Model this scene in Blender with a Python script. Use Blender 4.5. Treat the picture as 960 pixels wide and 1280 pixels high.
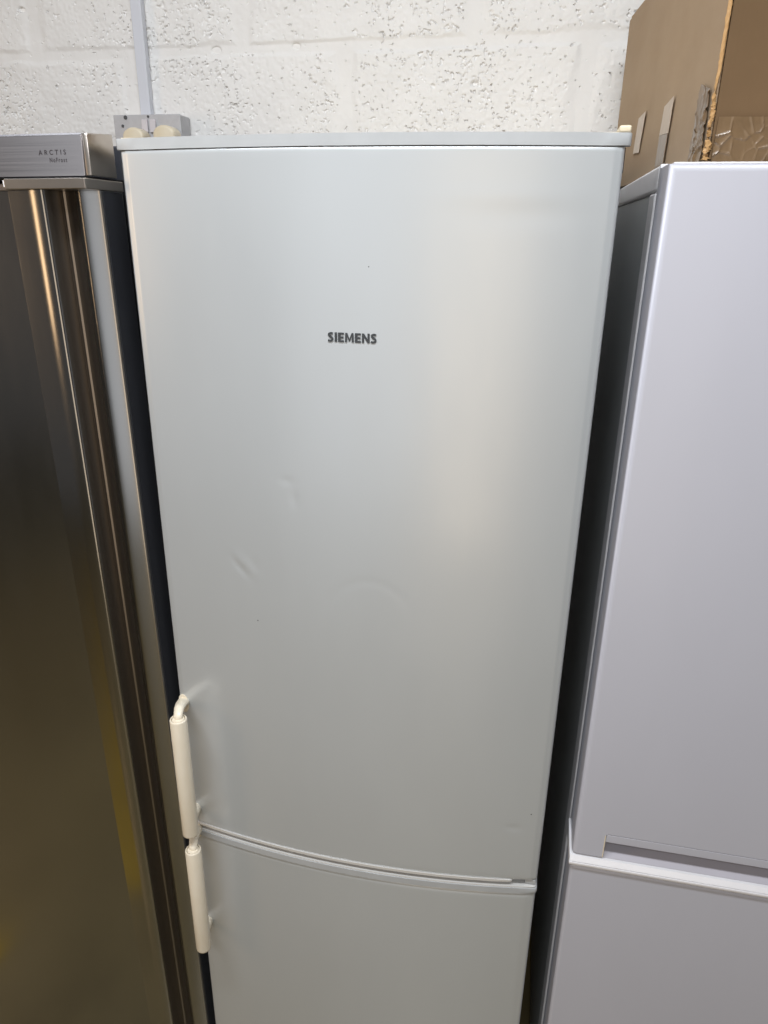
import bpy, bmesh, math, random
import numpy as np
from mathutils import Vector, Matrix

for o in list(bpy.data.objects):
    bpy.data.objects.remove(o, do_unlink=True)
scene = bpy.context.scene
C = scene.collection
H = 1.86                       # height of the middle fridge's top above the floor
random.seed(4)
RNG = np.random.RandomState(11)

# ------------------------------------------------------------------ camera
PITCH, YAW, ROLL = 0.372759, 0.201188, -0.0132915
fwd = Vector((-math.sin(YAW)*math.cos(PITCH), math.cos(YAW)*math.cos(PITCH), -math.sin(PITCH)))
rt0 = Vector((math.cos(YAW), math.sin(YAW), 0)); dn0 = fwd.cross(rt0)
rt = math.cos(ROLL)*rt0 + math.sin(ROLL)*dn0
dn = -math.sin(ROLL)*rt0 + math.cos(ROLL)*dn0
cam_d = bpy.data.cameras.new('camera')
cam = bpy.data.objects.new('camera', cam_d); C.objects.link(cam)
m = Matrix.Identity(4)
for i in range(3):
    m[i][0], m[i][1], m[i][2] = rt[i], -dn[i], -fwd[i]
m.translation = Vector((0.51824, -0.88151, H - 0.09571))
cam.matrix_world = m
cam_d.sensor_fit = 'HORIZONTAL'; cam_d.sensor_width = 36
cam_d.lens = 36*897.158/960
cam_d.clip_start = 0.02; cam_d.clip_end = 100
scene.camera = cam

# ------------------------------------------------------------------ light
world = bpy.data.worlds.new('World'); scene.world = world; world.use_nodes = True
bg = world.node_tree.nodes['Background']
bg.inputs[0].default_value = (0.80, 0.80, 0.80, 1); bg.inputs[1].default_value = 0.085

def area(name, loc, target, sx, sy, power, col):
    l = bpy.data.lights.new(name, 'AREA'); l.shape = 'RECTANGLE'
    l.size, l.size_y, l.energy, l.color = sx, sy, power, col
    o = bpy.data.objects.new(name, l); C.objects.link(o)
    o.location = loc
    o.rotation_euler = (Vector(target)-Vector(loc)).to_track_quat('-Z', 'Y').to_euler()
    return o
# rows of ceiling tubes, a warm lamp behind the camera, and panels added for reflections
area('ceiling_tube_light', (0.2, -0.78, 2.85), (0.2, -0.62, 0), 1.6, 0.16, 36, (0.92, 0.96, 1.0))
area('ceiling_tube_light', (0.6, -2.1, 3.05), (0.6, -1.5, 0), 1.6, 0.3, 18, (0.94, 0.96, 1.0))
area('warm_side_light', (-2.55, -1.40, 1.95), (-0.3, -0.2, 1.2), 0.60, 1.4, 10, (1.0, 0.66, 0.36))  # added for the gold line along the steel grip
area('warm_shop_light', (0.80, -3.0, 1.15), (0.5, 0, 1.15), 0.95, 2.3, 10, (1.0, 0.80, 0.58))
area('cool_reflection_light', (-0.55, -3.6, 1.25), (0.1, 0, 1.25), 1.6, 2.4, 9, (0.95, 0.97, 1.0))  # added cool panel, mirrored in the steel edge strip and the pale door
scene.render.engine = 'CYCLES'
scene.view_settings.view_transform = 'Standard'
scene.view_settings.look = 'None'
scene.view_settings.gamma = 1
scene.view_settings.use_curve_mapping = False
scene.view_settings.exposure = 0.17

# ------------------------------------------------------------------ helpers
def finish(o, label=None, cat=None, group=None, kind=None):
    if label: o['label'] = label
    if cat: o['category'] = cat
    if group: o['group'] = group
    if kind: o['kind'] = kind
    return o

def link(name, me, mat, parent=None, angle=35):
    if mat: me.materials.append(mat)
    me.polygons.foreach_set('use_smooth', [True]*len(me.polygons))
    me.set_sharp_from_angle(angle=math.radians(angle))
    o = bpy.data.objects.new(name, me); C.objects.link(o)
    if parent: o.parent = parent
    return o

def bm_obj(name, bm, mat, parent=None, angle=35):
    bmesh.ops.recalc_face_normals(bm, faces=bm.faces[:])
    me = bpy.data.meshes.new(name); bm.to_mesh(me); bm.free()
    return link(name, me, mat, parent, angle)

def empty(name, loc):
    o = bpy.data.objects.new(name, None); C.objects.link(o); o.location = loc
    o.empty_display_size = 0.05
    return o

def box_bm(x0, x1, y0, y1, z0, z1, bev=0.0, seg=2):
    bm = bmesh.new()
    bmesh.ops.create_cube(bm, size=1)
    bmesh.ops.scale(bm, vec=(x1-x0, y1-y0, z1-z0), verts=bm.verts)
    bmesh.ops.translate(bm, vec=((x0+x1)/2, (y0+y1)/2, (z0+z1)/2), verts=bm.verts)
    if bev:
        bmesh.ops.bevel(bm, geom=bm.edges[:], offset=bev, segments=seg, affect='EDGES', profile=0.5)
    return bm

def box(name, x0, x1, y0, y1, z0, z1, mat, parent=None, bev=0.0015, seg=2):
    o = bm_obj(name, box_bm(x0, x1, y0, y1, z0, z1, bev, seg), mat, parent, 50)
    w = o.modifiers.new('weighted_normal', 'WEIGHTED_NORMAL'); w.keep_sharp = True; w.weight = 100
    return o

def prism(name, pts, a0, a1, axis, mat, parent=None, bev=0.0, seg=2, angle=35, slices=1):
    """closed 2-D outline extruded along an axis ('z': pts=(x,y); 'x': pts=(y,z); 'y': pts=(x,z))"""
    bm = bmesh.new()
    def P(u, v, a):
        return {'z': (u, v, a), 'x': (a, u, v), 'y': (u, a, v)}[axis]
    n = len(pts); rings = []
    for k in range(slices+1):
        a = a0+(a1-a0)*k/slices
        rings.append([bm.verts.new(P(u, v, a)) for u, v in pts])
    for k in range(slices):
        for i in range(n):
            bm.faces.new((rings[k][i], rings[k][(i+1) % n], rings[k+1][(i+1) % n], rings[k+1][i]))
    c0 = bm.faces.new(rings[0]); c1 = bm.faces.new(rings[-1][::-1])
    if bev:
        es = set(c0.edges) | set(c1.edges)
        bmesh.ops.bevel(bm, geom=list(es), offset=bev, segments=seg, affect='EDGES', profile=0.5)
    return bm_obj(name, bm, mat, parent, angle)

def tube_along(name, path, radii, mat, parent=None, n=20, cap=True, squash=None):
    """tube along a poly-line of Vectors; squash = (wide, flat) factors of the cross-section"""
    bm = bmesh.new(); rings = []
    path = [Vector(p) for p in path]
    for i, p in enumerate(path):
        t = (path[min(i+1, len(path)-1)]-path[max(i-1, 0)]).normalized()
        ref = Vector((1, 0, 0)) if abs(t.x) < 0.9 else Vector((0, 0, 1))
        u = ref - t*ref.dot(t); u.normalize(); v = t.cross(u)
        r = radii[i] if isinstance(radii, (list, tuple)) else radii
        a, b = squash or (1, 1)
        rings.append([bm.verts.new(p+u*math.cos(k*2*math.pi/n)*r*a+v*math.sin(k*2*math.pi/n)*r*b) for k in range(n)])
    for i in range(len(rings)-1):
        for k in range(n):
            bm.faces.new((rings[i][k], rings[i][(k+1) % n], rings[i+1][(k+1) % n], rings[i+1][k]))
    if cap:
        bm.faces.new(rings[0]); bm.faces.new(rings[-1])
    return bm_obj(name, bm, mat, parent)

def lathe(name, prof, axis_xy, mat, parent=None, n=32):
    """profile [(r,z)] revolved about a vertical axis"""
    bm = bmesh.new(); rings = []
    for r, z in prof:
        rings.append([bm.verts.new((axis_xy[0]+r*math.cos(k*2*math.pi/n), axis_xy[1]+r*math.sin(k*2*math.pi/n), z)) for k in range(n)])
    for i in range(len(rings)-1):
        for k in range(n):
            bm.faces.new((rings[i][k], rings[i][(k+1) % n], rings[i+1][(k+1) % n], rings[i+1][k]))
    bm.faces.new(rings[0]); bm.faces.new(rings[-1])
    return bm_obj(name, bm, mat, parent, 40)

def text_mesh(body, size, spacing=1.0, offset=0.0):
    cu = bpy.data.curves.new('lettering', 'FONT'); cu.body = body
    cu.size = size; cu.space_character = spacing; cu.offset = offset; cu.resolution_u = 6
    t = bpy.data.objects.new('lettering', cu); C.objects.link(t)
    dg = bpy.context.evaluated_depsgraph_get()
    me = bpy.data.meshes.new_from_object(t.evaluated_get(dg))
    bpy.data.objects.remove(t, do_unlink=True); bpy.data.curves.remove(cu)
    me.materials.clear()
    return me

def place_text(name, body, x0, x1, z0, z1, yfun, mat, parent, spacing=1.0, bold=0.0, proud=0.0004):
    me = text_mesh(body, 1.0, spacing, bold)
    co = np.array([v.co[:] for v in me.vertices])
    lo, hi = co.min(0), co.max(0)
    for v in me.vertices:
        x = x0+(v.co.x-lo[0])/(hi[0]-lo[0])*(x1-x0)
        z = z0+(v.co.y-lo[1])/(hi[1]-lo[1])*(z1-z0)
        v.co = (x, yfun(x, z)-proud, z)
    me.flip_normals()
    return link(name, me, mat, parent)

# ------------------------------------------------------------------ materials
def mat(name, col, rough=0.5, metal=0.0, spec=0.5, coat=0.0, coat_rough=0.1,
        var=0.0, var_scale=(8, 8, 8), var_col=None, bump=0.0, bump_scale=(200, 200, 200), bump_dist=0.001,
        rough_var=0.0, rough_scale=(20, 20, 20), detail=4, transmission=0.0, alpha=1.0, aniso=0.0):
    ma = bpy.data.materials.new(name); ma.use_nodes = True
    nt = ma.node_tree; N = nt.nodes; L = nt.links
    b = N['Principled BSDF']
    b.inputs['Base Color'].default_value = (*col, 1)
    b.inputs['Roughness'].default_value = rough
    b.inputs['Metallic'].default_value = metal
    b.inputs['Specular IOR Level'].default_value = spec
    b.inputs['Coat Weight'].default_value = coat
    b.inputs['Coat Roughness'].default_value = coat_rough
    b.inputs['Transmission Weight'].default_value = transmission
    b.inputs['Alpha'].default_value = alpha
    b.inputs['Anisotropic'].default_value = aniso
    tc = N.new('ShaderNodeTexCoord')
    def noise(scale, det):
        mp = N.new('ShaderNodeMapping'); mp.inputs['Scale'].default_value = scale
        L.new(tc.outputs['Object'], mp.inputs['Vector'])
        n = N.new('ShaderNodeTexNoise'); n.inputs['Scale'].default_value = 1; n.inputs['Detail'].default_value = det
        n.inputs['Roughness'].default_value = 0.6
        L.new(mp.outputs[0], n.inputs['Vector']); return n
    if var:
        n = noise(var_scale, detail)
        r = N.new('ShaderNodeValToRGB')
        r.color_ramp.elements[0].position = 0.3; r.color_ramp.elements[1].position = 0.7
        c2 = var_col or tuple(c*(1-var) for c in col)
        r.color_ramp.elements[0].color = (*c2, 1); r.color_ramp.elements[1].color = (*col, 1)
        L.new(n.outputs['Fac'], r.inputs['Fac']); L.new(r.outputs['Color'], b.inputs['Base Color'])
    if rough_var:
        n = noise(rough_scale, 4)
        mr = N.new('ShaderNodeMapRange')
        mr.inputs['From Min'].default_value = 0.3; mr.inputs['From Max'].default_value = 0.7
        mr.inputs['To Min'].default_value = max(0.02, rough-rough_var); mr.inputs['To Max'].default_value = rough+rough_var
        L.new(n.outputs['Fac'], mr.inputs['Value']); L.new(mr.outputs[0], b.inputs['Roughness'])
    if bump:
        n = noise(bump_scale, 3)
        bp = N.new('ShaderNodeBump'); bp.inputs['Strength'].default_value = bump; bp.inputs['Distance'].default_value = bump_dist
        L.new(n.outputs['Fac'], bp.inputs['Height']); L.new(bp.outputs[0], b.inputs['Normal'])
    return ma

M = {}
M['wall'] = mat('white_masonry_paint', (0.83, 0.82, 0.805), 0.7, spec=0.3, var=0.06, var_scale=(9, 9, 9),
                bump=0.22, bump_scale=(260, 260, 260), bump_dist=0.0015)
M['floor'] = mat('worn_board_floor', (0.26, 0.205, 0.10), 0.3, var=0.45, var_scale=(3, 3, 3), bump=0.2, bump_scale=(60, 60, 60))
M['pale_door'] = mat('pale_silver_lacquer', (0.555, 0.58, 0.595), 0.31, metal=0.25, spec=0.5, coat=0.5, coat_rough=0.17,
                     var=0.05, var_scale=(3.0, 3.0, 1.2), rough_var=0.03, rough_scale=(30, 30, 8))
M['trim'] = mat('pale_grey_plastic', (0.47, 0.485, 0.495), 0.38, var=0.08, var_scale=(30, 30, 30))
M['gloss_trim'] = mat('worn_gloss_strip', (0.72, 0.71, 0.69), 0.34, metal=0.2)
M['cream'] = mat('yellowed_cream_plastic', (0.76, 0.68, 0.53), 0.38, var=0.14, var_scale=(25, 25, 12), var_col=(0.70, 0.60, 0.43))
M['handle'] = mat('cream_white_handle_plastic', (0.84, 0.765, 0.63), 0.33, coat=0.15, var=0.06, var_scale=(60, 60, 20), var_col=(0.80, 0.71, 0.56))
M['dark_gap'] = mat('dark_rubber', (0.012, 0.012, 0.014), 0.6)
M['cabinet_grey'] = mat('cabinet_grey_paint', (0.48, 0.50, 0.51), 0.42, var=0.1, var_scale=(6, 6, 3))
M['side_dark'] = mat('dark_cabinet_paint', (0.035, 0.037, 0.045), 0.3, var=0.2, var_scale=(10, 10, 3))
M['ink'] = mat('dark_grey_print', (0.045, 0.05, 0.055), 0.5)
M['ink_brown'] = mat('etched_print', (0.03, 0.025, 0.03), 0.5)
M['white_door'] = mat('white_enamel', (0.50, 0.505, 0.565), 0.36, spec=0.5, coat=0.15, coat_rough=0.15, var=0.04, var_scale=(5, 5, 2),
                      bump=0.08, bump_scale=(700, 700, 700), bump_dist=0.0004)
M['white_plastic'] = mat('white_plastic', (0.78, 0.77, 0.79), 0.3, var=0.04, var_scale=(30, 30, 30))
M['grip_grey'] = mat('lilac_grey_plastic', (0.46, 0.44, 0.48), 0.35, var=0.05, var_scale=(30, 30, 30))
M['gasket'] = mat('grey_gasket', (0.28, 0.29, 0.31), 0.6)
M['steel_h'] = mat('steel_brushed_sideways', (0.41, 0.40, 0.42), 0.38, metal=1.0, var=0.04, var_scale=(4, 700, 2400),
                   rough_var=0.06, rough_scale=(4, 300, 900), bump=0.02, bump_scale=(6, 900, 2600), bump_dist=0.0002)
M['steel_v'] = mat('steel_satin', (0.38, 0.38, 0.38), 0.22, metal=1.0, var=0.05, var_scale=(5, 5, 2.5),
                   rough_var=0.025, rough_scale=(14, 14, 4))
M['steel_grip'] = mat('shaded_grip_steel', (0.25, 0.225, 0.20), 0.36, metal=1.0, var=0.06, var_scale=(6, 6, 3))
M['steel_cap'] = mat('satin_cap_metal', (0.55, 0.50, 0.45), 0.28, metal=0.9, var=0.1, var_scale=(20, 20, 60))
M['socket'] = mat('grey_metal_clad_paint', (0.52, 0.52, 0.54), 0.45, metal=0.1, var=0.12, var_scale=(70, 70, 70), rough_var=0.1)
M['rocker'] = mat('pale_rocker_plastic', (0.60, 0.57, 0.60), 0.35)
M['trunk'] = mat('pale_trunking_plastic', (0.66, 0.68, 0.74), 0.38, var=0.04, var_scale=(20, 20, 4))
M['chip'] = mat('dark_chip', (0.08, 0.08, 0.085), 0.7)

# ------------------------------------------------------------------ setting: floor and block wall
WALL_Y = 0.70
fl = box('floor', -4, 4, -6, 3, -0.05, 0.0, M['floor'], None, 0)
finish(fl, kind='structure')
M['yellow_reflector'] = mat('yellow_reflector_paint', (0.55, 0.36, 0.02), 0.5, var=0.5, var_scale=(7, 7, 7))
finish(box('reflection_strip', -3.2, -0.70, -0.24, -0.05, 0.004, 0.006, M['yellow_reflector'], None, 0), kind='structure')  # unseen strip, added to put a yellow reflection in the left steel door

GRIDS = {}
def vnoise(x, z, scale, seed):
    """smooth value noise, numpy arrays in metres, feature size = scale"""
    if seed not in GRIDS: GRIDS[seed] = np.random.RandomState(seed).rand(256, 256)
    g = GRIDS[seed]
    u, v = x/scale+40.3, z/scale+17.7
    i, j = np.floor(u).astype(int), np.floor(v).astype(int)
    fu, fv = u-i, v-j
    fu, fv = fu*fu*(3-2*fu), fv*fv*(3-2*fv)
    a, b = g[i % 256, j % 256], g[(i+1) % 256, j % 256]
    c, d = g[i % 256, (j+1) % 256], g[(i+1) % 256, (j+1) % 256]
    return (a*(1-fu)+b*fu)*(1-fv)+(c*(1-fu)+d*fu)*fv

# height map of the painted blocks: open pores, drawn as real relief
HX0, HX1, HZ0, HZ1, HS = -0.90, 1.0, -0.02, 0.50, 0.0013
nx, nz = int((HX1-HX0)/HS), int((HZ1-HZ0)/HS)
gx, gz = np.meshgrid(HX0+np.arange(nx)*HS, HZ0+np.arange(nz)*HS, indexing='ij')
BW, BH, JZ, JX = 0.462, 0.2285, 0.2400, 0.107     # block pitch, course joint height, upright joint

def block_cells():
    for r in range(-1, 2):
        z0 = JZ+r*BH
        off = JX if r % 2 else JX-0.5*BW+0.02
        for k in range(-4, 5):
            yield r, off+k*BW, off+(k+1)*BW, z0, z0+BH

height = (vnoise(gx, gz, 0.11, 1)-0.5)*0.0035+(vnoise(gx, gz, 0.03, 2)-0.5)*0.0014+(vnoise(gx, gz, 0.009, 3)-0.5)*0.0006
dist = np.full_like(gx, 0.0)
for r, x0, x1, z0, z1 in block_cells():
    e = np.minimum(np.minimum(gx-x0, x1-gx)*0.75, np.minimum(gz-z0, z1-gz)*1.25)
    dist = np.maximum(dist, np.where((gx >= x0) & (gx < x1) & (gz >= z0) & (gz < z1), e, 0))
edge_w = 0.015+0.012*(vnoise(gx, gz, 0.05, 5)-0.5)
face = np.clip((dist-edge_w*0.55)/(edge_w*0.9), 0, 1); face = face*face*(3-2*face)
height += face*0.0030
height += face*(vnoise(gx, gz, 0.0055, 8)-0.5)*0.0011
dens = np.clip((vnoise(gx, gz, 0.10, 6)-0.30)*2.0, 0.06, 1)
def rot(a, k): return gx*math.cos(a)+gz*math.sin(a)*k, -gx*math.sin(a)+gz*math.cos(a)*k
n1, n2, n3 = vnoise(*rot(0.5, 1), 0.0050, 61), vnoise(*rot(-0.7, 1), 0.0029, 62), vnoise(*rot(0.95, 1.0), 0.0064, 63)
pf = 0.36*n1+0.44*n2+0.20*n3
thr = 0.739-0.12*dens*(0.15+0.85*face)+(1-face)*0.05
pit = np.clip((pf-thr)/0.05, 0, 1)**0.8*(0.0022+0.0030*vnoise(gx, gz, 0.02, 64))
for (px, pz, rr) in ((-0.163, 0.2405, 0.0055), (0.006, 0.2425, 0.0045), (0.362, 0.170, 0.004), (-0.59, 0.325, 0.004)):
    g = np.exp(-(((gx-px)/(rr*1.5))**2+((gz-pz)/rr)**2)**1.5)*0.011
    pit = np.maximum(pit, g)
height -= pit

wall = bm_obj('wall', box_bm(-2.2, 2.6, WALL_Y+0.004, WALL_Y+0.15, 0.0, 2.62, 0), M['wall'])
finish(wall, kind='structure')

def block_mesh(x0, x1, z0, z1, fine):
    if fine:
        i0, i1 = int(round((x0-HX0)/HS)), int(round((x1-HX0)/HS))
        j0, j1 = int(round((z0-HZ0)/HS)), int(round((z1-HZ0)/HS))
        i0, i1, j0, j1 = max(0, i0), min(nx-1, i1), max(0, j0), min(nz-1, j1)
        X, Z, D = gx[i0:i1+1, j0:j1+1], gz[i0:i1+1, j0:j1+1], height[i0:i1+1, j0:j1+1]
        a, b = X.shape
        co = np.stack([X, WALL_Y-D, Z+H], -1).reshape(-1, 3)
        idx = np.arange(a*b).reshape(a, b)
        q = np.stack([idx[:-1, :-1], idx[1:, :-1], idx[1:, 1:], idx[:-1, 1:]], -1).reshape(-1, 4)
        # skirt to give the block its body
        border = np.concatenate([idx[:, 0], idx[-1, 1:], idx[-2::-1, -1], idx[0, -2:0:-1]])
        sk = co[border].copy(); sk[:, 1] = WALL_Y+0.02
        base = len(co); nb = len(border); k = np.arange(nb)
        sq = np.stack([border, base+k, base+(k+1) % nb, border[(k+1) % nb]], -1)
        co = np.concatenate([co, sk]); q = np.concatenate([q, sq]).astype(np.int32)
        me = bpy.data.meshes.new('block')
        me.vertices.add(len(co)); me.vertices.foreach_set('co', co.ravel().astype(np.float32))
        me.loops.add(q.size); me.loops.foreach_set('vertex_index', q.ravel())
        me.polygons.add(len(q)); me.polygons.foreach_set('loop_start', np.arange(len(q), dtype=np.int32)*4)
        me.update(calc_edges=True)
        return me
    bm = box_bm(x0+0.004, x1-0.004, WALL_Y-0.002, WALL_Y+0.02, z0+0.004+H, z1-0.004+H, 0.003, 2)
    me = bpy.data.meshes.new('block'); bm.to_mesh(me); bm.free(); return me
for r, x0, x1, z0, z1 in block_cells():
    if x1 < -0.85 or x0 > 0.95: continue
    fine = (r in (-1, 0)) and x1 > -0.78 and x0 < 0.80
    me = block_mesh(max(x0, HX0), min(x1, HX1), z0, z1, fine)
    link('block', me, M['wall'], wall, 60)

# ------------------------------------------------------------------ trunking, socket, plugs on the wall
ct = box('cable_trunking', -0.3315, -0.3085, WALL_Y-0.020, WALL_Y-0.0045, H+0.115, H+0.75, M['trunk'], None, 0.0015)
finish(ct, 'pale square plastic cable trunking running up the white block wall', 'trunking')
sk = empty('wall_socket', (-0.303, WALL_Y-0.005, H+0.036))
finish(sk, 'grey metal-clad double wall socket below the cable trunking', 'socket')
def sbox(name, x0, x1, y0, y1, z0, z1, ma, par, bev=0.001):
    o = box(name, x0, x1, y0, y1, z0, z1, ma, None, bev); off = Vector(par.location)
    o.data.transform(Matrix.Translation(-off)); o.parent = par; return o
sbox('back_box', -0.377, -0.229, WALL_Y-0.046, WALL_Y-0.005, H+0.034, H+0.1205, M['socket'], sk, 0.002)
sbox('face_plate', -0.378, -0.228, WALL_Y-0.0495, WALL_Y-0.0462, H+0.033, H+0.1215, M['socket'], sk, 0.0015)
for x in (-0.3065, -0.2885):
    o = sbox('rocker_switch', x-0.0068, x+0.0068, WALL_Y-0.0545, WALL_Y-0.0497, H+0.088, H+0.112, M['rocker'], sk, 0.0012)
for x, z, s in ((-0.350, 0.1165, 0.004), (-0.358, 0.101, 0.003), (-0.299, 0.1175, 0.0025)):
    o = lathe('screw', [(s*0.3, -0.0012), (s, -0.001), (s, 0.0012)], (0, 0), M['chip'], None, 9)
    o.data.transform(Matrix.Translation(Vector((x, WALL_Y-0.0495, H+z))-Vector(sk.location)) @ Matrix.Rotation(math.pi/2, 4, 'X'))
    o.parent = sk
def plug(x, z, label):
    p = empty('mains_plug', (x, WALL_Y-0.05, H+z)); finish(p, label, 'plug', 'plugs in the wall socket')
    # rounded-shoulder plug body
    pts = []
    w, h = 0.0235, 0.050
    for k in range(13):
        a = math.pi*k/12
        pts.append((w*math.cos(a)*1.0, h*0.35+0.017*math.sin(a)))
    pts += [(-w*0.9, -h*0.45), (w*0.9, -h*0.45)]
    prism('plug_body', pts, -0.036, -0.0008, 'y', M['cream'], p, 0.005, 3, 40)
    tube_along('cable', [(0, -0.02, -0.020), (0, -0.021, -0.05), (0.004, -0.02, -0.09), (0.01, -0.018, -0.3)], 0.0035, M['cream'], p, 10)
    return p
plug(-0.318, 0.0600, 'cream mains plug in the left half of the wall socket')
plug(-0.2505, 0.0635, 'cream mains plug in the right half of the wall socket')

# ------------------------------------------------------------------ middle fridge (bowed, pale silver)
F = empty('fridge_freezer', (0.3, 0.3, 0))
finish(F, 'pale silver bowed-front fridge freezer with cream bar handles, standing in the middle', 'fridge', 'fridges against the wall')
FO = Matrix.Translation(-Vector(F.location))
def fp(o):                       # world-built part -> child of the fridge
    o.data.transform(FO); o.parent = F; return o
BOW = 0.029
def bow(x):
    t = (x-0.3)/0.3
    return -BOW*(1-t*t)
def dents(x, z):
    d = (vnoise(x, z, 0.16, 21)-0.5)*0.0011+(vnoise(x, z*0.5, 0.06, 22)-0.5)*0.00022
    # sharp crease from a knock
    ax, az = 0.671, -0.741
    u = (x-0.1355)*ax+(z+0.5435)*az; v = (x-0.1355)*(-az)+(z+0.5435)*ax
    d += -0.0008*np.exp(-(u/0.017)**2)*np.exp(-(v/0.0045)**2)
    d += 0.0005*np.exp(-(u/0.020)**2)*np.exp(-((v-0.011)/0.008)**2)
    u2, v2 = x-0.158, z+0.535
    d += -0.0003*np.exp(-(u2/0.006)**2-(v2/0.010)**2)
    # faint arc
    rr = np.hypot((x-0.326), (z+0.598)); an = np.arctan2(z+0.598, x-0.326)
    d += -0.00014*np.exp(-((rr-0.058)/0.006)**2)*np.clip(np.sin(an)*1.6-0.1, 0, 1)
    # buckled sheet near the top edge and the lower right corner
    d += 0.00038*np.exp(-((x-0.47)/0.075)**2-((z+0.058)/0.010)**2)-0.00055*np.exp(-((x-0.49)/0.06)**2-((z+0.078)/0.012)**2)
    d += -0.0006*np.exp(-((x-0.556-0.5*(z+0.93))/0.012)**2-((z+0.945+0.25*(x-0.55))/0.006)**2)
    d += -0.0003*np.exp(-((x-0.222)/0.006)**2-((z+0.43)/0.012)**2)
    d += -0.0003*np.exp(-((x-0.212)/0.010)**2-((z+0.405)/0.006)**2)
    return d
X0, X1 = 0.006, 0.594
def door_mesh(z0, z1, stepx, stepz, back=0.055, rad=0.006, rz=0.0035):
    prof = [(X0, back)]
    yl = bow(X0)
    for k in range(6):
        a = math.pi/2*k/5
        prof.append((X0+rad*(1-math.cos(a)), yl+rad-rad*math.sin(a)))
    xs = np.linspace(X0+rad, X1-rad, int((X1-X0)/stepx))[1:-1]
    n_edge = len(prof)
    prof += [(x, bow(x)) for x in xs]
    for k in range(6):
        a = math.pi/2*(1-k/5)
        prof.append((X1-rad*(1-math.cos(a)), yl+rad-rad*math.sin(a)))
    prof.append((X1, back))
    prof = np.array(prof)
    zs = [z0, z0+rz*0.3, z0+rz]+list(np.linspace(z0+rz, z1-rz, int((z1-z0)/stepz))[1:-1])+[z1-rz, z1-rz*0.3, z1]
    zs = np.array(zs)
    inset = np.zeros(len(zs)); inset[0] = inset[-1] = rz; inset[1] = inset[-2] = rz*0.35
    PX, Z = np.meshgrid(prof[:, 0], zs, indexing='ij')
    PY = np.repeat(prof[:, 1][:, None], len(zs), 1)
    D = dents(PX, Z)
    fade = np.clip(np.minimum(np.minimum(PX-X0, X1-PX)/0.02, np.minimum(Z-z0, z1-Z)/0.01), 0, 1)
    front = np.zeros(len(prof)); front[n_edge:-7] = 1
    PY = PY-D*fade*front[:, None]
    cut = np.ones(len(prof)); cut[0] = cut[-1] = 0
    PY = PY+inset[None, :]*cut[:, None]
    a, b = PX.shape
    co = np.stack([PX, PY, Z+H], -1).reshape(-1, 3)
    idx = np.arange(a*b).reshape(a, b)
    q = np.stack([idx[:-1, :-1], idx[1:, :-1], idx[1:, 1:], idx[:-1, 1:]], -1).reshape(-1, 4).tolist()
    q.append(idx[:, 0].tolist()[::-1]); q.append(idx[:, -1].tolist())
    q.append([int(idx[0, k]) for k in range(b)]+[int(idx[-1, k]) for k in range(b-1, -1, -1)])
    me = bpy.data.meshes.new('door'); me.from_pydata(co.tolist(), [], q); me.validate(); return me
def bow_strip(name, z0, z1, out, xa, xb, y_back, ma, bev=0.001):
    xs = np.linspace(xa, xb, 60)
    pts = [(xa, y_back)]+[(x, bow(min(max(x, 0), 0.6))-out) for x in xs]+[(xb, y_back)]
    r = 0.004
    pts[1] = (xa, pts[1][1]+r); pts.insert(2, (xa+r*0.3, pts[1][1]-r*0.7)); pts[3] = (xa+r, bow(xa+r)-out)
    pts[-2] = (xb, pts[-2][1]+r); pts.insert(-2, (xb-r*0.3, pts[-2][1]-r*0.7)); pts[-4] = (xb-r, bow(xb-r)-out)
    pts = sorted(pts[1:-1], key=lambda p: p[0]); pts = [(xa, y_back)]+pts+[(xb, y_back)]
    return prism(name, pts, H+z0, H+z1, 'z', ma, None, bev, 2, 40)

fp(box('cabinet', 0.004, 0.596, 0.066, 0.655, 0.06, H-0.004, M['cabinet_grey'], None, 0.004))
fp(box('plinth', 0.02, 0.58, 0.09, 0.64, 0.0, 0.06, M['dark_gap'], None, 0.002))
fp(box('lid', 0.0, 0.60, 0.012, 0.66, H-0.0036, H+0.0065, M['cream'], None, 0.002))
fp(bow_strip('top_trim', -0.0085, 0.0040, 0.0008, 0.0015, 0.5995, 0.011, M['trim']))
fp(box('gasket', 0.018, 0.582, 0.0552, 0.0655, 0.10, H-0.02, M['dark_gap'], None, 0.001))
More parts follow.
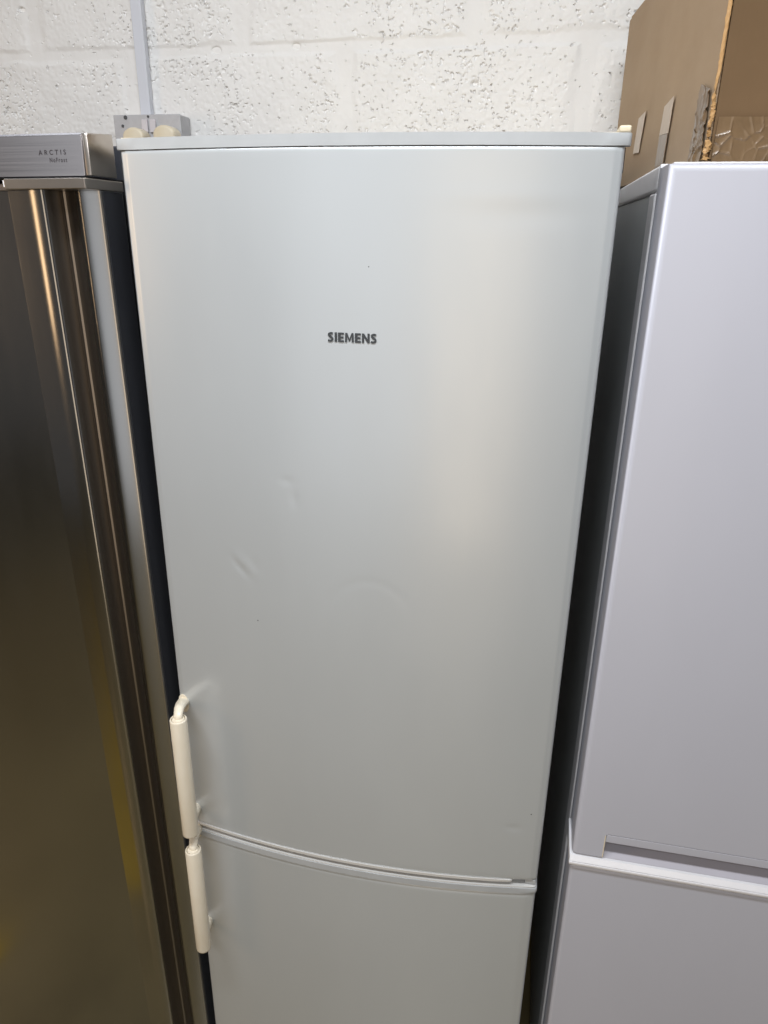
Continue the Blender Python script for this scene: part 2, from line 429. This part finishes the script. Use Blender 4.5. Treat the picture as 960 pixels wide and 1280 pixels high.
# upper door and its print
d = fp(link('door', door_mesh(-1.0505, -0.0088, 0.0031, 0.0033, rz=0.002), M['pale_door'], None, 30))
d['label'] = 'upper fridge door with dents and dark lettering'
def bold_letters(word, x0, x1, z0, z1, yfun, ma, proud):
    t = 0.21
    def rc(a, b, c, d_): return [(a, c), (b, c), (b, d_), (a, d_)]
    G_ = {'I': (0.28, [rc(0, 0.28, 0, 1)]),
          'E': (0.68, [rc(0, 0.29, 0, 1), rc(0.29, 0.68, 0, 0.215), rc(0.29, 0.64, 0.39, 0.605), rc(0.29, 0.68, 0.785, 1)]),
          'N': (0.88, [rc(0, 0.25, 0, 1), rc(0.63, 0.88, 0, 1), [(0.25, 1), (0.25, 0.58), (0.63, 0), (0.63, 0.42)]]),
          'M': (1.02, [[(0, 0), (0.24, 0), (0.27, 1), (0.04, 1)], [(0.78, 0), (1.02, 0), (0.98, 1), (0.75, 1)],
                       [(0.26, 1), (0.245, 0.70), (0.43, 0.12), (0.51, 0.36)], [(0.76, 1), (0.51, 0.36), (0.59, 0.12), (0.775, 0.70)], [(0.43, 0.12), (0.59, 0.12), (0.51, 0.36)]])}
    cl = [(0.60, 0.84), (0.47, 0.89), (0.33, 0.90), (0.20, 0.87), (0.13, 0.78), (0.14, 0.68), (0.24, 0.59), (0.42, 0.47), (0.53, 0.38), (0.55, 0.26), (0.48, 0.15), (0.34, 0.10), (0.18, 0.10), (0.03, 0.15)]
    sq = []
    L_, R_ = [], []
    for i, (a, b) in enumerate(cl):
        p, n_ = cl[max(0, i-1)], cl[min(len(cl)-1, i+1)]
        dx, dz = n_[0]-p[0], n_[1]-p[1]; l = math.hypot(dx, dz); w = 0.118 if i not in (6, 7) else 0.14
        L_.append((a-dz/l*w, b+dx/l*w)); R_.append((a+dz/l*w, b-dx/l*w))
    for i in range(len(cl)-1): sq.append([L_[i], L_[i+1], R_[i+1], R_[i]])
    G_['S'] = (0.68, sq)
    tot = sum(G_[c][0] for c in word)+0.11*(len(word)-1)
    bm = bmesh.new(); pen = 0
    for c in word:
        w, polys = G_[c]
        for k, pl in enumerate(polys):
            vs = []
            for a, b in pl:
                x = x0+(pen+a)/tot*(x1-x0); z = z0+b*(z1-z0)
                vs.append(bm.verts.new((x, yfun(x, z)-proud-0.00001*k, z)))
            f = bm.faces.new(vs); f.normal_update()
            if f.normal.y > 0: f.normal_flip()
        pen += w+0.11
    me = bpy.data.meshes.new('lettering'); bm.to_mesh(me); bm.free()
    return link('lettering', me, ma)
lt = bold_letters('SIEMENS', 0.2722, 0.3328, H-0.2208, H-0.2096, lambda x, z: float(bow(x)), M['ink'], 0.0007)
fp(lt); lt.parent = d
for (x, z, r) in ((0.3225, -0.134, 0.0008), (0.5735, -0.9165, 0.0010), (0.158, -0.625, 0.001),):
    s = lathe('paint_chip', [(r*0.2, -0.0002), (r, -0.0001), (r*0.9, 0.0002), (r*0.2, 0.0003)], (0, 0), M['chip'], None, 8)
    yy = float(bow(x)-dents(np.array(x), np.array(z)))
    s.data.transform(Matrix.Translation((x, yy, H+z)) @ Matrix.Rotation(math.pi/2, 4, 'X')); fp(s); s.parent = d
# end strips at the split between the doors
s = fp(bow_strip('bottom_strip', -1.0548, -1.0500, 0.0012, 0.010, 0.556, 0.05, M['gloss_trim'], 0.0006)); s.parent = d
d2 = fp(link('door', door_mesh(-1.79, -1.0775, 0.006, 0.008), M['pale_door'], None, 30))
d2['label'] = 'lower freezer door'
s = fp(bow_strip('top_strip', -1.0770, -1.0655, 0.0024, 0.0045, 0.5955, 0.052, M['trim'], 0.0026)); s.parent = d2
s = fp(bow_strip('strip_lip', -1.0652, -1.0630, 0.0012, 0.0065, 0.5935, 0.05, M['gloss_trim'], 0.0007)); s.parent = d2
# hinges at the right
fp(box('hinge', 0.586, 0.5985, 0.004, 0.05, H+0.0048, H+0.0118, M['cream'], None, 0.002))
fp(box('hinge_bracket', 0.590, 0.5955, 0.012, 0.05, H-0.034, H-0.0088, M['chip'], None, 0.001))
fp(box('hinge_bracket', 0.576, 0.592, 0.0, 0.05, H-1.0612, H-1.0525, M['trim'], None, 0.001))
# bar handles
def bar_handle(x, y, zt, zb):
    R = 0.0132
    g = lathe('handle', [(0.0070, zt-0.004), (0.0104, zt-0.004), (0.0107, zt-0.0005), (0.0116, zt), (0.0126, zt-0.0006), (R, zt-0.0022),
                         (R, zb+0.004), (0.0127, zb+0.0015), (0.0110, zb), (0.004, zb-0.0006)], (x, y), M['handle'], None, 40)
    fp(g)
    pl = lathe('collar', [(0.0094, zt-0.0038), (0.0097, zt-0.0012), (0.0085, zt+0.0006), (0.004, zt+0.0012)], (x, y), M['handle'], None, 32)
    fp(pl); pl.parent = g
    xa, ye = 0.0150, float(bow(0.015))+0.002
    path = [(x, y, zt-0.003), (x, y, zt+0.003), (x-0.001, y+0.004, zt+0.0065), (x-0.004, y+0.013, zt+0.0085), (x-0.009, y+0.028, zt+0.004), (xa, ye, zt-0.006)]
    fine = []
    for i in range(len(path)-1):
        for k in range(5):
            t = k/5; fine.append(tuple(path[i][c]*(1-t)+path[i+1][c]*t for c in range(3)))
    fine.append(path[-1])
    n = len(fine)-1
    rads = [0.0068+0.0050*max(0, i/n-0.35)**1.5 for i in range(len(fine))]
    b = tube_along('bracket', fine, rads, M['handle'], None, 18, True, (1.05, 0.75)); fp(b); b.parent = g
    b2 = tube_along('bracket', [(x, y, zb+0.016), (x-0.006, y+0.022, zb+0.012), (xa+0.002, ye, zb+0.008)], [0.0075, 0.0075, 0.0095], M['handle'], None, 16)
    fp(b2); b2.parent = g
    rim = prism('foot_plate', [(0.010*math.cos(k*math.pi/10), 0.017*math.sin(k*math.pi/10)) for k in range(20)], -0.0012, 0.0012, 'z', M['handle'], None, 0.0006)
    rim.data.transform(Matrix.Translation((xa, ye-0.0015, zt-0.009)) @ Matrix.Rotation(-0.15, 4, 'Z') @ Matrix.Rotation(math.pi/2, 4, 'X')); fp(rim); rim.parent = g
    return g
bar_handle(0.0305, -0.052, H-0.797, H-1.027)
bar_handle(0.0312, -0.052, H-1.0605, H-1.292)

# ------------------------------------------------------------------ left fridge (brushed steel)
S = empty('fridge_freezer', (-0.0105, 0.0, 0.0))
S.rotation_euler = (0, -0.0108, 0)
finish(S, 'brushed stainless steel fridge with full-length recessed grip channel, left of the pale fridge', 'fridge', 'fridges against the wall')
def T(z): return H+z
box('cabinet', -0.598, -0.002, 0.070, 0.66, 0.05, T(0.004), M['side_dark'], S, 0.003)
box('plinth', -0.58, -0.02, 0.10, 0.64, 0.0, 0.05, M['dark_gap'], S, 0.002)
box('gasket', -0.59, -0.010, 0.0585, 0.0695, 0.08, T(-0.06), M['dark_gap'], S, 0.001)
# door sheet with the grip channel rolled along its right edge
prof = [(-0.598, 0.058), (-0.600, 0.002), (-0.598, 0.0), (-0.1265, 0.0), (-0.1255, -0.0003)]
for k in range(19):                                   # broad rounded lip of the grip
    a = math.radians(-24+27*k/18)
    prof.append((-0.0665+0.048*math.sin(a), 0.0261-0.048*math.cos(a)))
prof += [(-0.0625, -0.0212), (-0.0614, -0.0200), (-0.0611, -0.0180)]
lip_end = len(prof)-1
prof += [(-0.0610, 0.006), (-0.0604, 0.0125), (-0.0590, 0.0158)]
for k in range(25):                                   # finger channel easing out to the edge strip
    t = k/24
    prof.append((-0.0565+0.0325*t, 0.0009+0.0160*0.5*(1+math.cos(math.pi*t))))
chan_end = len(prof)-1
prof += [(-0.0030, 0.0050), (-0.0012, 0.0058), (0, 0.0078), (0, 0.058)]
dr = prism('door', prof, 0.07, T(-0.0525), 'z', M['steel_v'], S, 0, 2, 16)
dr.data.materials.append(M['steel_grip'])             # rougher steel, with the finger channel's shade put into its colour
for p_ in dr.data.polygons:
    cx_ = p_.center
    if len(p_.vertices) == 4 and -0.0612 < cx_.x < -0.036 and cx_.y > -0.019: p_.material_index = 1
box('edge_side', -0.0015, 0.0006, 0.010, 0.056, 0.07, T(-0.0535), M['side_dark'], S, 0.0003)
cap = box('end_cap', -0.1085, 0.0025, -0.0285, 0.058, T(-0.0522), T(-0.0400), M['steel_cap'], S, 0.0012)
cap2 = box('end_cap', -0.598, -0.1090, -0.003, 0.058, T(-0.0522), T(-0.0440), M['steel_h'], S, 0.0008)
box('catch', -0.1230, -0.1100, -0.012, -0.0031, T(-0.0490), T(-0.0405), M['white_plastic'], S, 0.001)
box('catch_pin', -0.1190, -0.1140, -0.0145, -0.0121, T(-0.0475), T(-0.0435), M['chip'], S, 0.0005)
# control panel above the door, leaned back a little to brighten its reflection
zp0, zp1 = T(-0.0370), T(0.0100)
pan = prism('control_panel', [(-0.0145, zp0), (-0.0130, zp1-0.002), (-0.0115, zp1), (0.0, zp1), (0.0, zp0)], -0.600, -0.0045, 'x', M['steel_h'], S, 0.0015, 2, 30)
prism('panel_end', [(-0.0130, zp0+0.0005), (-0.0115, zp1-0.002), (-0.0105, zp1-0.0004), (0.045, zp1+0.004), (0.045, zp0+0.0005)], -0.0042, 0.0028, 'x', M['steel_cap'], S, 0.001, 2, 30)
box('panel_gap', -0.597, -0.003, 0.002, 0.069, T(-0.0398), T(-0.0372), M['dark_gap'], S, 0)
def pany(x, z):
    t = (z-zp0)/(zp1-0.002-zp0); return -0.0145+0.0015*t
a = place_text('lettering', 'ARCTIS', -0.0640, -0.0270, T(-0.0135), T(-0.0080), pany, M['ink_brown'], S, 1.75, 0.008, 0.0004); a.parent = pan
a = place_text('lettering', 'NoFrost', -0.0500, -0.0265, T(-0.0218), T(-0.0168), pany, M['ink_brown'], S, 1.35, 0.006, 0.0004); a.parent = pan

# ------------------------------------------------------------------ right fridge (white, flat doors)
G = empty('fridge_freezer', (0.94, 0.3, 0))
finish(G, 'white flat-door fridge freezer with recessed grip, under the cardboard box', 'fridge', 'fridges against the wall')
GO = Matrix.Translation(-Vector(G.location))
def gp(o):
    o.data.transform(GO); o.parent = G; return o
GX0, GX1, GT = 0.6385, 1.2385, -0.0265
gp(box('cabinet', GX0+0.003, GX1-0.003, 0.112, 0.655, 0.05, H-0.050, M['cabinet_grey'], None, 0.003))
gp(box('front_frame', GX0-0.0005, GX1, 0.066, 0.1115, 0.05, H-0.0505, M['white_plastic'], None, 0.003))
gp(box('plinth', GX0+0.02, GX1-0.02, 0.09, 0.64, 0.0, 0.0495, M['dark_gap'], None, 0.002))
gp(box('top_plate', GX0, GX1, 0.062, 0.66, H-0.0500, H-0.0215, M['white_plastic'], None, 0.004))
gp(box('gasket', GX0+0.008, GX1-0.008, 0.0525, 0.0655, 0.08, H-0.052, M['gasket'], None, 0.002))
gp(box('hinge_cover', GX0+0.0005, GX0+0.03, 0.0535, 0.0618, H-0.0520, H-0.0215, M['white_plastic'], None, 0.001))
YF = -0.016
# upper door: outline with the grip notch cut into its bottom edge
xn, zn, zb = 0.6825, -0.9205, -0.9655
pts = [(GX0, zb), (xn, zb), (xn, zn-0.004), (xn+0.0012, zn-0.0012), (xn+0.004, zn), (GX1, zn), (GX1, GT), (GX0, GT)]
bm = bmesh.new()
fr = [bm.verts.new((x, YF, H+z)) for x, z in pts]; bk = [bm.verts.new((x, 0.052, H+z)) for x, z in pts]
n = len(pts)
ff = bm.faces.new(fr); bm.faces.new(bk[::-1])
for i in range(n): bm.faces.new((fr[i], fr[(i+1) % n], bk[(i+1) % n], bk[i]))
le = [e for e in bm.edges if all(abs(v.co.y-YF) < 1e-6 for v in e.verts) and (abs(e.verts[0].co.x-GX0) < 1e-6 and abs(e.verts[1].co.x-GX0) < 1e-6
      or abs(e.verts[0].co.z-H-GT) < 1e-6 and abs(e.verts[1].co.z-H-GT) < 1e-6)]
bmesh.ops.bevel(bm, geom=le, offset=0.008, segments=4, affect='EDGES', profile=0.6)
d = gp(bm_obj('door', bm, M['white_door'], None, 40)); d['label'] = 'upper white fridge door'
g = gp(box('grip_strip', xn+0.0014, GX1-0.02, YF+0.0003, YF+0.011, H-0.9360, H+zn-0.0013, M['white_door'], None, 0.0009)); g.parent = d
g = gp(box('grip_edge', xn-0.0006, xn+0.0009, YF-0.0003, YF+0.012, H+zb+0.0003, H+zn-0.003, M['cream'], None, 0.0003)); g.parent = d
g = gp(box('door_top_cap', GX0+0.006, GX1-0.006, YF+0.012, 0.05, H+GT+0.0003, H+GT+0.0022, M['white_plastic'], None, 0.0005)); g.parent = d
g = gp(box('corner_clip', GX0+0.0025, GX0+0.010, YF+0.004, 0.03, H-0.9690, H+zb-0.0003, M['chip'], None, 0.0005)); g.parent = d
# lower door and its lipped top cap
d2 = gp(box('door', GX0, GX1, YF, 0.052, 0.06, H-0.9905, M['white_door'], None, 0.006, 4)); d2['label'] = 'lower white freezer door'
capp = [(YF-0.0040, -0.9860), (YF-0.0062, -0.9830), (YF-0.0066, -0.9790), (YF-0.0062, -0.9782), (YF-0.0030, -0.9780), (YF-0.0030, -0.9771), (YF-0.0055, -0.9768), (YF-0.0008, -0.9695), (YF+0.004, -0.9690), (YF+0.020, -0.9690),
        (YF+0.040, -0.9655), (0.050, -0.9640), (0.052, -0.9645), (0.052, -0.9900), (YF+0.002, -0.9900)]
g = gp(prism('door_cap', [(y, H+z) for y, z in capp], GX0-0.0030, GX1+0.001, 'x', M['white_plastic'], None, 0.0012, 2, 30)); g.parent = d2
g = gp(prism('grip_ledge', [(YF+0.003, H-0.9686), (YF+0.003, H-0.9682), (YF+0.022, H-0.9600), (0.048, H-0.9400), (0.0515, H-0.9400), (0.0515, H-0.9630), (YF+0.022, H-0.9685)],
             xn+0.002, GX1-0.02, 'x', M['grip_grey'], None, 0, 2, 30)); g.parent = d2

# ------------------------------------------------------------------ cardboard box on the right fridge
def card_material(name, col, col2, rough=0.8):
    ma = mat(name, col, rough, spec=0.2, var=0.3, var_scale=(6, 6, 10), var_col=col2, detail=7)
    nt = ma.node_tree; N = nt.nodes; L = nt.links
    tc = N.new('ShaderNodeTexCoord'); mp = N.new('ShaderNodeMapping'); mp.inputs['Scale'].default_value = (1, 1, 0.02)
    L.new(tc.outputs['Object'], mp.inputs['Vector'])
    w = N.new('ShaderNodeTexNoise'); w.inputs['Scale'].default_value = 240; w.inputs['Detail'].default_value = 2
    L.new(mp.outputs[0], w.inputs['Vector'])
    bp = N.new('ShaderNodeBump'); bp.inputs['Strength'].default_value = 0.18; bp.inputs['Distance'].default_value = 0.001
    L.new(w.outputs['Fac'], bp.inputs['Height']); L.new(bp.outputs[0], N['Principled BSDF'].inputs['Normal'])
    return ma
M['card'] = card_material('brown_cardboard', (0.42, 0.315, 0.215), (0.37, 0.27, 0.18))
M['card_shaded'] = card_material('brown_cardboard_shaded', (0.16, 0.098, 0.05), (0.13, 0.08, 0.04))  # same cardboard as the side, the front's shade put into its colour
M['card_torn'] = mat('torn_kraft_edge', (0.50, 0.31, 0.14), 0.5, var=0.4, var_scale=(50, 50, 50), var_col=(0.40, 0.22, 0.08), bump=0.6, bump_scale=(220, 220, 220))
M['tape'] = mat('packing_tape', (0.19, 0.12, 0.062), 0.3, spec=0.5, coat=0.35, coat_rough=0.12, var=0.2, var_scale=(40, 40, 40), bump=0.5, bump_scale=(60, 60, 25), bump_dist=0.002)
M['tape_pale'] = mat('pale_paper_tape', (0.54, 0.43, 0.325), 0.3, var=0.15, var_scale=(30, 30, 30))
K = empty('cardboard_box', (0.686, 0.062, H-0.0208))
yaw = math.radians(6.1)
K.rotation_euler = (0, 0, yaw)          # local +y runs back along the left side
finish(K, 'large brown cardboard box with torn taped corner on top of the white fridge', 'box')
BL, BWd, BHt, TH = 0.545, 0.46, 0.262, 0.006
def panel(name, x0, x1, y0, y1, z0, z1, ma, axis, amp, seed, parent=K, n=28):
    """cardboard panel with a soft bulge and a wavy surface; axis = the thin direction"""
    bm = bmesh.new()
    lo, hi = np.array([x0, y0, z0]), np.array([x1, y1, z1])
    t = 'xyz'.index(axis); uv = [i for i in range(3) if i != t]
    grids = []
    for side in (0, 1):
        g = []
        for i in range(n+1):
            row = []
            for j in range(n+1):
                p = np.zeros(3); fu, fv = i/n, j/n
                p[uv[0]] = lo[uv[0]]+(hi-lo)[uv[0]]*fu; p[uv[1]] = lo[uv[1]]+(hi-lo)[uv[1]]*fv
                w = float(vnoise(np.array(p[uv[0]]), np.array(p[uv[1]]), 0.09, seed)-0.5)*amp*math.sin(math.pi*min(1, max(0, fu)))**0.5
                p[t] = (lo[t] if side == 0 else hi[t])+w
                row.append(bm.verts.new(p))
            g.append(row)
        grids.append(g)
    for s, g in enumerate(grids):
        for i in range(n):
            for j in range(n):
                q = (g[i][j], g[i+1][j], g[i+1][j+1], g[i][j+1]); bm.faces.new(q if s else q[::-1])
    a, b = grids
    rim = [(i, 0) for i in range(n)]+[(n, j) for j in range(n)]+[(i, n) for i in range(n, 0, -1)]+[(0, j) for j in range(n, 0, -1)]
    for k in range(len(rim)):
        (i, j), (i2, j2) = rim[k], rim[(k+1) % len(rim)]
        bm.faces.new((a[i][j], a[i2][j2], b[i2][j2], b[i][j]))
    return bm_obj(name, bm, ma, parent, 50)
lp = panel('side_panel', 0, TH, 0.004, BL, 0.001, BHt, M['card'], 'x', 0.003, 31)
fpn = panel('front_panel', 0.004, BWd, 0, TH*0.6, 0.004, BHt, M['card_shaded'], 'y', 0.003, 32)
panel('side_panel', BWd-TH, BWd, 0.004, BL, 0.001, BHt, M['card'], 'x', 0.004, 33, n=8)
panel('back_panel', 0.006, BWd-0.006, BL-TH, BL-0.0005, 0.001, BHt, M['card'], 'y', 0.004, 34, n=8)
panel('bottom_panel', 0.006, BWd-0.007, 0.008, BL-0.008, 0.0026, 0.006, M['card'], 'z', 0.0, 35, n=4)
panel('top_flap', 0.002, BWd/2-0.001, 0.002, BL-0.002, BHt+0.0005, BHt+0.005, M['card'], 'z', 0.002, 36, n=8)
panel('top_flap', BWd/2+0.001, BWd-0.002, 0.002, BL-0.002, BHt+0.0005, BHt+0.005, M['card'], 'z', 0.002, 37, n=8)
# crushed, torn upright corner
bm = bmesh.new(); rings = []
NZ = 130
for k in range(NZ+1):
    z = 0.004+(BHt-0.006)*k/NZ
    q = max(0.0, 1-max(0, z-0.012)/0.075)
    za = np.array(z)
    wob = float(vnoise(za, np.array(0.3), 0.025, 41)-0.5)*0.004+float(vnoise(za, np.array(0.1), 0.0065, 42)-0.5)*(0.0008+0.004*q)
    wd = 0.0006+0.0010*float(vnoise(za, np.array(0.7), 0.03, 43))+q*0.0028*float(vnoise(za, np.array(0.2), 0.006, 45))
    wob2 = float(vnoise(za, np.array(1.9), 0.005, 44)-0.5)*(0.001+0.007*q)
    ring = [(-0.0008, wd*1.8), (-0.0014+wob2*0.3, wd*0.9), (-0.0016+wob*0.4, 0.0), (wd*0.4+wob, -0.0022+wob2*0.4), (wd+wob, -0.0018), (wd*1.6+wob, -0.0004), (wd*1.2, 0.003), (0.002, 0.006)]
    jt = RNG.randn(8, 3)*(0.00025+0.0011*q)
    rings.append([bm.verts.new((x+jt[n_, 0], y+jt[n_, 1]*0.7, z+jt[n_, 2]*0.5)) for n_, (x, y) in enumerate(ring)])
for k in range(NZ):
    for i in range(8):
        bm.faces.new((rings[k][i], rings[k][(i+1) % 8], rings[k+1][(i+1) % 8], rings[k+1][i]))
bm.faces.new(rings[0]); bm.faces.new(rings[-1])
cr = bm_obj('torn_corner', bm, M['card_torn'], K, 30)
# tape: crumpled band over the front lower corner, pale strips on the side
def tape_sheet(name, corner_pts, nu, nv, amp, seed, ma, normal, thick=0.0006):
    """bilinear patch from 4 corners, crumpled along a normal, with real thickness"""
    A, B, Cc, D = [np.array(p) for p in corner_pts]; nrm = np.array(normal)
    rg = np.random.RandomState(seed); size = max(np.linalg.norm(B-A), np.linalg.norm(D-A))
    K_ = int(np.linalg.norm(B-A)*np.linalg.norm(D-A)/0.00022)+6
    uvs = rg.rand(K_, 2); sd = (A+(B-A)*uvs[:, :1]+(D-A)*uvs[:, 1:]); wt = 0.4+0.6*rg.rand(K_)
    bm = bmesh.new(); layers = []
    for t in (0, thick):
        g = []
        for i in range(nu+1):
            row = []
            for j in range(nv+1):
                u, v = i/nu, j/nv
                p = A*(1-u)*(1-v)+B*u*(1-v)+Cc*u*v+D*(1-u)*v
                dd = np.linalg.norm(sd-p, axis=1); od = np.argsort(dd)
                cr = math.exp(-(dd[od[1]]-dd[od[0]])/0.0010)*wt[od[0]]*wt[od[1]]
                row.append(bm.verts.new(p+nrm*(t+amp*(cr+0.9*(wt[od[0]]-0.4)*dd[od[0]]/0.012))))
            g.append(row)
        layers.append(g)
    for s, g in enumerate(layers):
        for i in range(nu):
            for j in range(nv):
                q = (g[i][j], g[i+1][j], g[i+1][j+1], g[i][j+1]); bm.faces.new(q if s else q[::-1])
    a, b = layers
    rim = [(i, 0) for i in range(nu)]+[(nu, j) for j in range(nv)]+[(i, nv) for i in range(nu, 0, -1)]+[(0, j) for j in range(nv, 0, -1)]
    for k in range(len(rim)):
        (i, j), (i2, j2) = rim[k], rim[(k+1) % len(rim)]
        bm.faces.new((a[i][j], a[i2][j2], b[i2][j2], b[i][j]))
    return bm_obj(name, bm, ma, K, 40)
tape_sheet('tape', [(0.006, -0.0020, 0.002), (0.26, -0.0020, 0.002), (0.26, -0.0020, 0.046), (0.007, -0.0020, 0.046)], 240, 50, 0.0018, 51, M['tape'], (0, -1, 0))
tape_sheet('tape', [(-0.0020, 0.060, 0.001), (-0.0020, 0.008, 0.002), (-0.0020, 0.012, 0.075), (-0.0020, 0.045, 0.085)], 20, 26, 0.003, 53, M['tape'], (-1, 0, 0))
tape_sheet('paper_tape', [(-0.0020, 0.216, 0.052), (-0.0020, 0.172, 0.050), (-0.0020, 0.166, 0.092), (-0.0020, 0.210, 0.086)], 10, 10, 0.0005, 55, M['tape_pale'], (-1, 0, 0))
tape_sheet('paper_tape', [(-0.0020, 0.375, 0.044), (-0.0020, 0.335, 0.042), (-0.0020, 0.322, 0.096), (-0.0020, 0.365, 0.092)], 10, 10, 0.0005, 57, M['tape_pale'], (-1, 0, 0))
tape_sheet('tape', [(-0.0018, 0.222, 0.001), (-0.0018, 0.178, 0.001), (-0.0018, 0.172, 0.0495), (-0.0018, 0.216, 0.0515)], 10, 10, 0.0005, 59, M['tape'], (-1, 0, 0))

# worn flap edges under the box; their dark colour also draws its shadow line
bm = box_bm(-0.003, BWd-0.01, -0.004, 0.20, -0.0000, 0.0022, 0.0004, 1)
bm_obj('bottom_flap', bm, M['card_shaded'], K)
